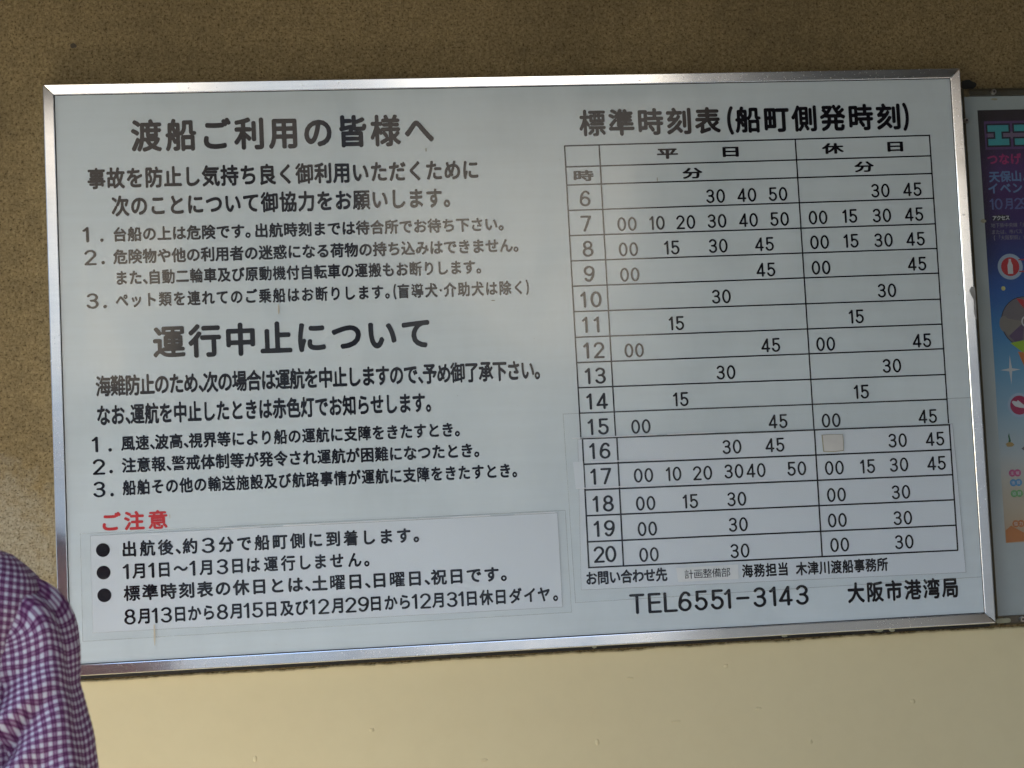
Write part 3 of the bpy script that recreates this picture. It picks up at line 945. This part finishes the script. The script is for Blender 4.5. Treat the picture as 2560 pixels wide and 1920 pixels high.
pr('title_glow', rect_pts(0.951, 1.09, 0.391, 0.449), 'glow')
pr('title_bar', rect_pts(0.957, 1.09, 0.413, 0.427), 'lilac')
pr('title_outline', polyE(0.9796, 0.4200, 0.044, 0.041, 0.013, 0.0036), 'navy')
pr('title_letter', polyE(0.9796, 0.4200, 0.044, 0.041, 0.013, 0.0), 'teal')
ko = lambda s: [(1.0135 - s, 0.4405 + s), (1.060 + s, 0.4405 + s), (1.060 + s, 0.3995 - s), (1.0135 - s, 0.3995 - s), (1.0135 - s, 0.4125 + s), (1.047 - s, 0.4125 + s), (1.047 - s, 0.4275 - s), (1.0135 - s, 0.4275 - s)]
pr('title_outline', ko(0.0036), 'navy')
pr('title_letter', ko(0.0), 'teal')
ptext('subtitle_lettering', 'つなげ', [0.9638, 0.9882, 1.0127], 0.3707, 0.0235, 0.024, 'pink')
for tx, xs, u in (('天保山ハ', [0.9653, 0.9883, 1.0116, 1.0355], 0.3352), ('イベント', [0.9612, 0.987, 1.0116, 1.0355], 0.3114)):
    ptext('event_lettering', tx, xs, u, 0.0235, 0.0235, 'sky')
ptext('date_lettering', '10月29', [0.9577, 0.9705, 0.9930, 1.0116, 1.0249], 0.2798, 0.0200, 0.0240, 'steel')
pr('access_badge', disc_pts(0.9735, 0.2513, 0.0195, 0.0065), 'navy')
ptext('access_lettering', 'アクセス', [0.9600, 0.9690, 0.9780, 0.9870], 0.2513, 0.0098, 0.0105, 'white')
for tx, u in (('地下鉄中央線「大阪', 0.2363), ('または、市バス「天', 0.2228), ('(「大阪駅前」から', 0.2110)):
    ptext('small_lettering', tx, [0.9560 + 0.0093 * i for i in range(len(tx))], u, 0.0095, 0.0100, 'grey_print', False)
pr('halo', disc_pts(0.986, 0.1519, 0.0262), 'halo')
pr('round_icon', disc_pts(0.986, 0.1519, 0.0192), 'scarlet')
for u in (0.1655, 0.1415):
    pr('icon_line', rect_pts(1.004, 1.10, u - 0.0012, u + 0.0012), 'scarlet')
pr('bottle_print', [(0.9805, 0.1375), (0.9912, 0.1375), (0.9915, 0.155), (0.9885, 0.162), (0.9882, 0.1675), (0.9837, 0.1675), (0.9834, 0.162), (0.9803, 0.155)], 'white')
pr('star_print', disc_pts(0.9685, 0.1085, 0.0045, n=10), 'yellow')
# patchwork balloon shape cut by the picture's edge
pr('balloon_outline', disc_pts(1.008, 0.040, 0.0490, 0.0510), 'navy')
pr('balloon_body', disc_pts(1.008, 0.040, 0.0475, 0.0495), 'taupe')
pr('balloon_patch', [(1.008, 0.040), (0.9625, 0.050), (0.9610, 0.030), (0.972, 0.012)], 'taupe_light')
pr('balloon_patch', [(1.008, 0.040), (0.974, 0.012), (0.985, 0.000), (1.000, -0.005)], 'plum')
pr('balloon_patch', [(0.994, 0.0875), (1.040, 0.0780), (1.050, 0.050), (1.012, 0.062)], 'scarlet')
pr('balloon_patch', [(0.9755, -0.002), (1.05, 0.010), (1.05, -0.030), (1.005, -0.026)], 'lime')
pr('balloon_cheek', disc_pts(0.9655, 0.037, 0.0100, 0.0160), 'taupe_light')
pr('balloon_ring', disc_pts(1.014, 0.040, 0.0125), 'white')
pr('balloon_ring', disc_pts(1.014, 0.040, 0.0098), 'taupe')
pr('balloon_basket', [(0.990, -0.020), (1.03, -0.026), (1.03, -0.055), (1.003, -0.055)], 'orange')
cxs, cus = 0.9723, -0.0558
pr('sparkle_print', [(cxs, cus + 0.030), (cxs + 0.003, cus + 0.003), (cxs + 0.021, cus), (cxs + 0.003, cus - 0.003), (cxs, cus - 0.030), (cxs - 0.003, cus - 0.003), (cxs - 0.021, cus), (cxs - 0.003, cus + 0.003)], 'white')
pr('halo', disc_pts(0.9858, -0.1273, 0.0245), 'halo')
pr('round_icon', disc_pts(0.9858, -0.1273, 0.0192), 'crimson')
pr('fish_print', [(0.970, -0.121), (0.973, -0.118), (0.981, -0.120), (0.983, -0.117), (0.988, -0.121), (0.995, -0.127), (1.003, -0.128), (1.003, -0.138), (0.996, -0.134), (0.985, -0.132), (0.976, -0.129)], 'white')
pr('seaweed_print', [(0.9570, -0.204), (0.9590, -0.195), (0.9578, -0.188), (0.9605, -0.182), (0.9612, -0.190), (0.9630, -0.197), (0.9615, -0.204)], 'leaf')
pr('sand_heap_print', [(0.9515, -0.2035), (0.9585, -0.2000), (0.9660, -0.2015), (0.9700, -0.2060), (0.965, -0.2095), (0.955, -0.2095)], 'sand')
pr('pebble_print', [(0.984, -0.214), (0.995, -0.207), (1.02, -0.206), (1.02, -0.222), (0.992, -0.221)], 'taupe')
for (x, u, colr, t) in ((0.9667, -0.2623, 'badge_pink', '主催'), (0.9676, -0.2814, 'badge_blue', '後援'), (0.9678, -0.3031, 'badge_green', '協賛'), (0.967, -0.363, 'badge_orange', '協力')):
    pr('badge', disc_pts(x - 0.0052, u, 0.0072, n=20), colr)
    pr('badge', disc_pts(x + 0.0058, u, 0.0072, n=20), colr)
    ptext('badge_lettering', t, [x - 0.0052, x + 0.0058], u, 0.0082, 0.0082, 'white', False)
pr('sand_swirl', [(0.9395, -0.375), (0.952, -0.366), (0.975, -0.380), (1.02, -0.396), (0.9395, -0.3995)], 'badge_orange')

# ------------------------------------------------------------------ the person at the left
person = tag(empty('person', (-1.0, -0.75, 0.0)), 'person seen from behind wearing a purple and white checked shirt', 'person')


def grid_surface(name, rings, uvr, mat, parent, close_v=True):
    n = len(rings[0])
    V = [p for r in rings for p in r]
    UV = [p for r in uvr for p in r]
    F = []
    for i in range(len(rings) - 1):
        for k in range(n - 1):
            a, b = i * n + k, (i + 1) * n + k
            F.append((a, a + 1, b + 1, b))
    return mesh_obj(name, V, F, mat, parent, True, UV)


def lerp_tab(tab, z):
    for (a, b) in zip(tab, tab[1:]):
        if a[0] <= z <= b[0]:
            t = (z - a[0]) / (b[0] - a[0])
            t = t * t * (3 - 2 * t) * 0.4 + t * 0.6
            return [p + (q - p) * t for p, q in zip(a[1:], b[1:])]
    return list(tab[-1][1:] if z > tab[-1][0] else tab[0][1:])


# shirt trunk: stacked rounded slices, heights in metres: (z, half width, half depth)
TAB = [(0.86, .192, .140), (1.00, .168, .128), (1.20, .152, .124), (1.27, .155, .120), (1.32, .168, .114), (1.36, .186, .106), (1.39, .190, .095), (1.405, .183, .086), (1.4134, .176, .079), (1.424, .167, .072), (1.438, .152, .066), (1.4464, .132, .063), (1.465, .095, .060), (1.480, .072, .060)]
rings, uvr, vlen, prev = [], [], 0.0, None
NZ, NA = 90, 97
for i in range(NZ + 1):
    t = i / NZ
    z = 0.86 + (1.48 - 0.86) * (t if t < .7 else .7 + (t - .7))
    w, dp = lerp_tab(TAB, z)
    if prev:
        vlen += math.hypot(z - prev[0], (w - prev[1]) * 0.9)
    prev = (z, w)
    ring, uv, arcl, last = [], [], 0.0, None
    for k in range(NA):
        an = -math.pi / 2 + 2 * math.pi * k / (NA - 1)
        ca, sa = math.cos(an), math.sin(an)
        e = 0.86 - 0.30 * min(1, max(0, (z - 1.29) / 0.08)) * min(1, max(0, (1.43 - z) / 0.02))
        x = w * math.copysign(abs(ca) ** e, ca)
        y = dp * math.copysign(abs(sa) ** e, sa)
        f = 0.004 * noise.noise((x * 9, y * 9, z * 7)) + 0.0025 * math.sin(x * 70 + z * 25) * max(0, 1.3 - z)
        x, y = x * (1 + f * 3), y * (1 + f * 5)
        if last:
            arcl += math.hypot(x - last[0], y - last[1])
        last = (x, y)
        drape = 0.25 * min(1, max(0, (z - 1.15) / 0.2)) * max(0.0, w - abs(x))
        ring.append((x, y, z + drape))
        uv.append((arcl, vlen))
    rings.append(ring)
    uvr.append(uv)
grid_surface('shirt_body', rings, uvr, M['shirt'], person)


def sleeve(side):
    """tube along shoulder and upper arm, with folds; side +1 = the arm towards the board's middle"""
    path = [(0.098, 1.322), (0.136, 1.335), (0.158, 1.333), (0.1655, 1.306), (0.1675, 1.27), (0.174, 1.22), (0.181, 1.16), (0.187, 1.10), (0.194, 1.03), (0.202, 0.96), (0.206, 0.93)]
    rad = [0.073, 0.0760, 0.0765, 0.0755, 0.0755, 0.0765, 0.0785, 0.079, 0.079, 0.078, 0.077]
    pts = []
    for i in range(len(path) - 1):                               # Catmull-Rom resample
        p = [Vector(path[max(0, min(len(path) - 1, i + o))]) for o in (-1, 0, 1, 2)]
        for s in range(9):
            t = s / 9
            q = 0.5 * ((2 * p[1]) + (p[2] - p[0]) * t + (2 * p[0] - 5 * p[1] + 4 * p[2] - p[3]) * t * t + (3 * p[1] - p[0] - 3 * p[2] + p[3]) * t ** 3)
            r = rad[i] + (rad[i + 1] - rad[i]) * t
            pts.append((q, r))
    NP = 96
    rings, uvr, s = [], [], 0.0
    for i, (q, r) in enumerate(pts):
        a, b = pts[max(0, i - 1)][0], pts[min(len(pts) - 1, i + 1)][0]
        tan = (b - a).normalized()
        nor = Vector((-tan.y, tan.x))                            # outward / upward side of the arm
        if i:
            s += (q - pts[i - 1][0]).length * (1.0 if i > 25 else 1.6)
        ring, uv = [], []
        for k in range(NP + 1):
            ph = -math.pi + 2 * math.pi * k / NP                 # 0 = outer side, -pi/2 = towards the camera
            rr = r
            # pressed ridge down the camera side, flat cloth behind it
            dph = ph + 1.02
            fade = min(1, max(0, (s - 0.05) / 0.05))
            rr += fade * 0.0120 * math.exp(-(dph / 0.30) ** 2)
            rr -= fade * 0.0060 * math.exp(-((ph + 0.45) / 0.32) ** 2)
            # drag folds from the armpit across the sleeve
            for s0, k0, wd, am in ((0.190, 0.055, 0.016, 0.017), (0.222, 0.070, 0.013, -0.018), (0.256, 0.060, 0.018, 0.014), (0.300, 0.050, 0.015, -0.011), (0.345, -0.040, 0.016, 0.010), (0.375, -0.045, 0.013, -0.009), (0.158, 0.045, 0.014, -0.009)):
                u = (s - s0 - k0 * (-1.2 - ph)) / wd
                win = math.exp(-((ph + 2.0) / 0.70) ** 2)
                rr += am * math.exp(-u * u) * win
            # small dent on the outside and soft waviness
            rr -= 0.0045 * math.exp(-((s - 0.205) / 0.016) ** 2) * math.exp(-(ph / 0.6) ** 2)
            rr += 0.0034 * noise.noise((ph * 1.8, s * 15, 3.1)) * fade + 0.0016 * noise.noise((ph * 5.0, s * 30, 7.7)) * fade
            off = nor * (math.cos(ph) * rr)
            x, z = q.x + off.x, q.y + off.y
            y = math.sin(ph) * rr * (0.93 if i > 14 else 0.93)
            ring.append((x * side, y, z))
            wx, wy = noise.noise((ph * 1.3, s * 9, 0.4)), noise.noise((ph * 1.5, s * 10, 5.2))
            uv.append((ph * 0.076 + 0.0050 * wx + 0.025 * (s - 0.2), s + 0.0040 * wy + (rr - r) * 0.7))
        rings.append(ring)
        uvr.append(uv)
    return grid_surface('sleeve', rings, uvr, M['shirt'], person)


SH = -0.0015
for sd in (1, -1):
    o = sleeve(sd)
    o.location = (SH * sd, 0, 0)
    if sd < 0:
        o.data.flip_normals()


def skinned(name, chains, mat, parent, levels=2):
    V, E, Rr, key = [], [], [], {}
    for ch in chains:
        last = None
        for (x, y, z, r) in ch:
            k = (round(x, 3), round(y, 3), round(z, 3))
            if k not in key:
                key[k] = len(V)
                V.append((x, y, z))
                Rr.append(r)
            i = key[k]
            if last is not None:
                E.append((last, i))
            last = i
    me = bpy.data.meshes.new(name)
    me.from_pydata(V, E, [])
    o = bpy.data.objects.new(name, me)
    COL.objects.link(o)
    o.parent = parent
    sk = o.modifiers.new('skin', 'SKIN')
    for i, r in enumerate(Rr):
        v = me.skin_vertices[0].data[i]
        v.radius = (r, r)
        v.use_root = (i == 0)
    sk.use_smooth_shade = True
    ss = o.modifiers.new('subdivision', 'SUBSURF')
    ss.levels = ss.render_levels = levels
    me.materials.append(mat)
    return o


arms, hands = [], []
for sd in (1, -1):
    e, w = (0.200 * sd, 0.0, 1.02), (0.215 * sd, 0.06, 0.80)
    arms.append([(0, 0.0, 1.36, .085), (0.13 * sd, 0, 1.355, .055), (*e, .040), (0.207 * sd, .03, .91, .036), (*w, .024), (0.218 * sd, .08, .755, .030), (0.218 * sd, .09, .715, .026)])
    for j, (dy, ln) in enumerate(((-.026, .062), (-.009, .074), (.009, .070), (.025, .056))):
        hands.append([(0.218 * sd, .09, .715, .026), (0.218 * sd, .09 + dy, .695, .009), (0.214 * sd, .097 + dy, .695 - ln * .55, .008), (0.206 * sd, .104 + dy, .695 - ln, .007)])
    hands.append([(0.218 * sd, .08, .755, .030), (0.208 * sd, .116, .738, .011), (0.202 * sd, .132, .712, .009), (0.199 * sd, .136, .690, .008)])
body = [(0, 0, .98, .125), (0, 0, 1.12, .115), (0, 0, 1.28, .115), (0, 0.0, 1.36, .085), (0, .005, 1.45, .056), (0, .012, 1.51, .055), (0, .022, 1.57, .080), (0, .022, 1.64, .092), (0, .018, 1.695, .072)]
skinned('body', [body] + arms + hands + [[(0, .022, 1.57, .080), (0, .105, 1.585, .013)]] + [[(0, .022, 1.57, .080), (.088 * s, .015, 1.59, .014)] for s in (1, -1)], M['skin'], person)
skinned('hair', [[(0, -.015, 1.575, .062), (0, -.022, 1.64, .090), (0, -.004, 1.705, .084), (0, .055, 1.715, .050)]], M['hair'], person)
skinned('trousers', [[(0, 0, .99, .135), (0, 0, .90, .140)]] + [[(0, 0, .90, .140), (.09 * s, 0, .80, .098), (.098 * s, .005, .48, .072), (.10 * s, 0, .11, .060)] for s in (1, -1)], M['trousers'], person)
for s in (1, -1):
    skinned('shoe', [[(.10 * s, -.045, .045, .042), (.10 * s, .03, .045, .046), (.108 * s, .13, .036, .035), (.11 * s, .185, .030, .026)]], M['shoe'], person)

bpy.data.objects.remove(_text_o)
bpy.data.curves.remove(_text)
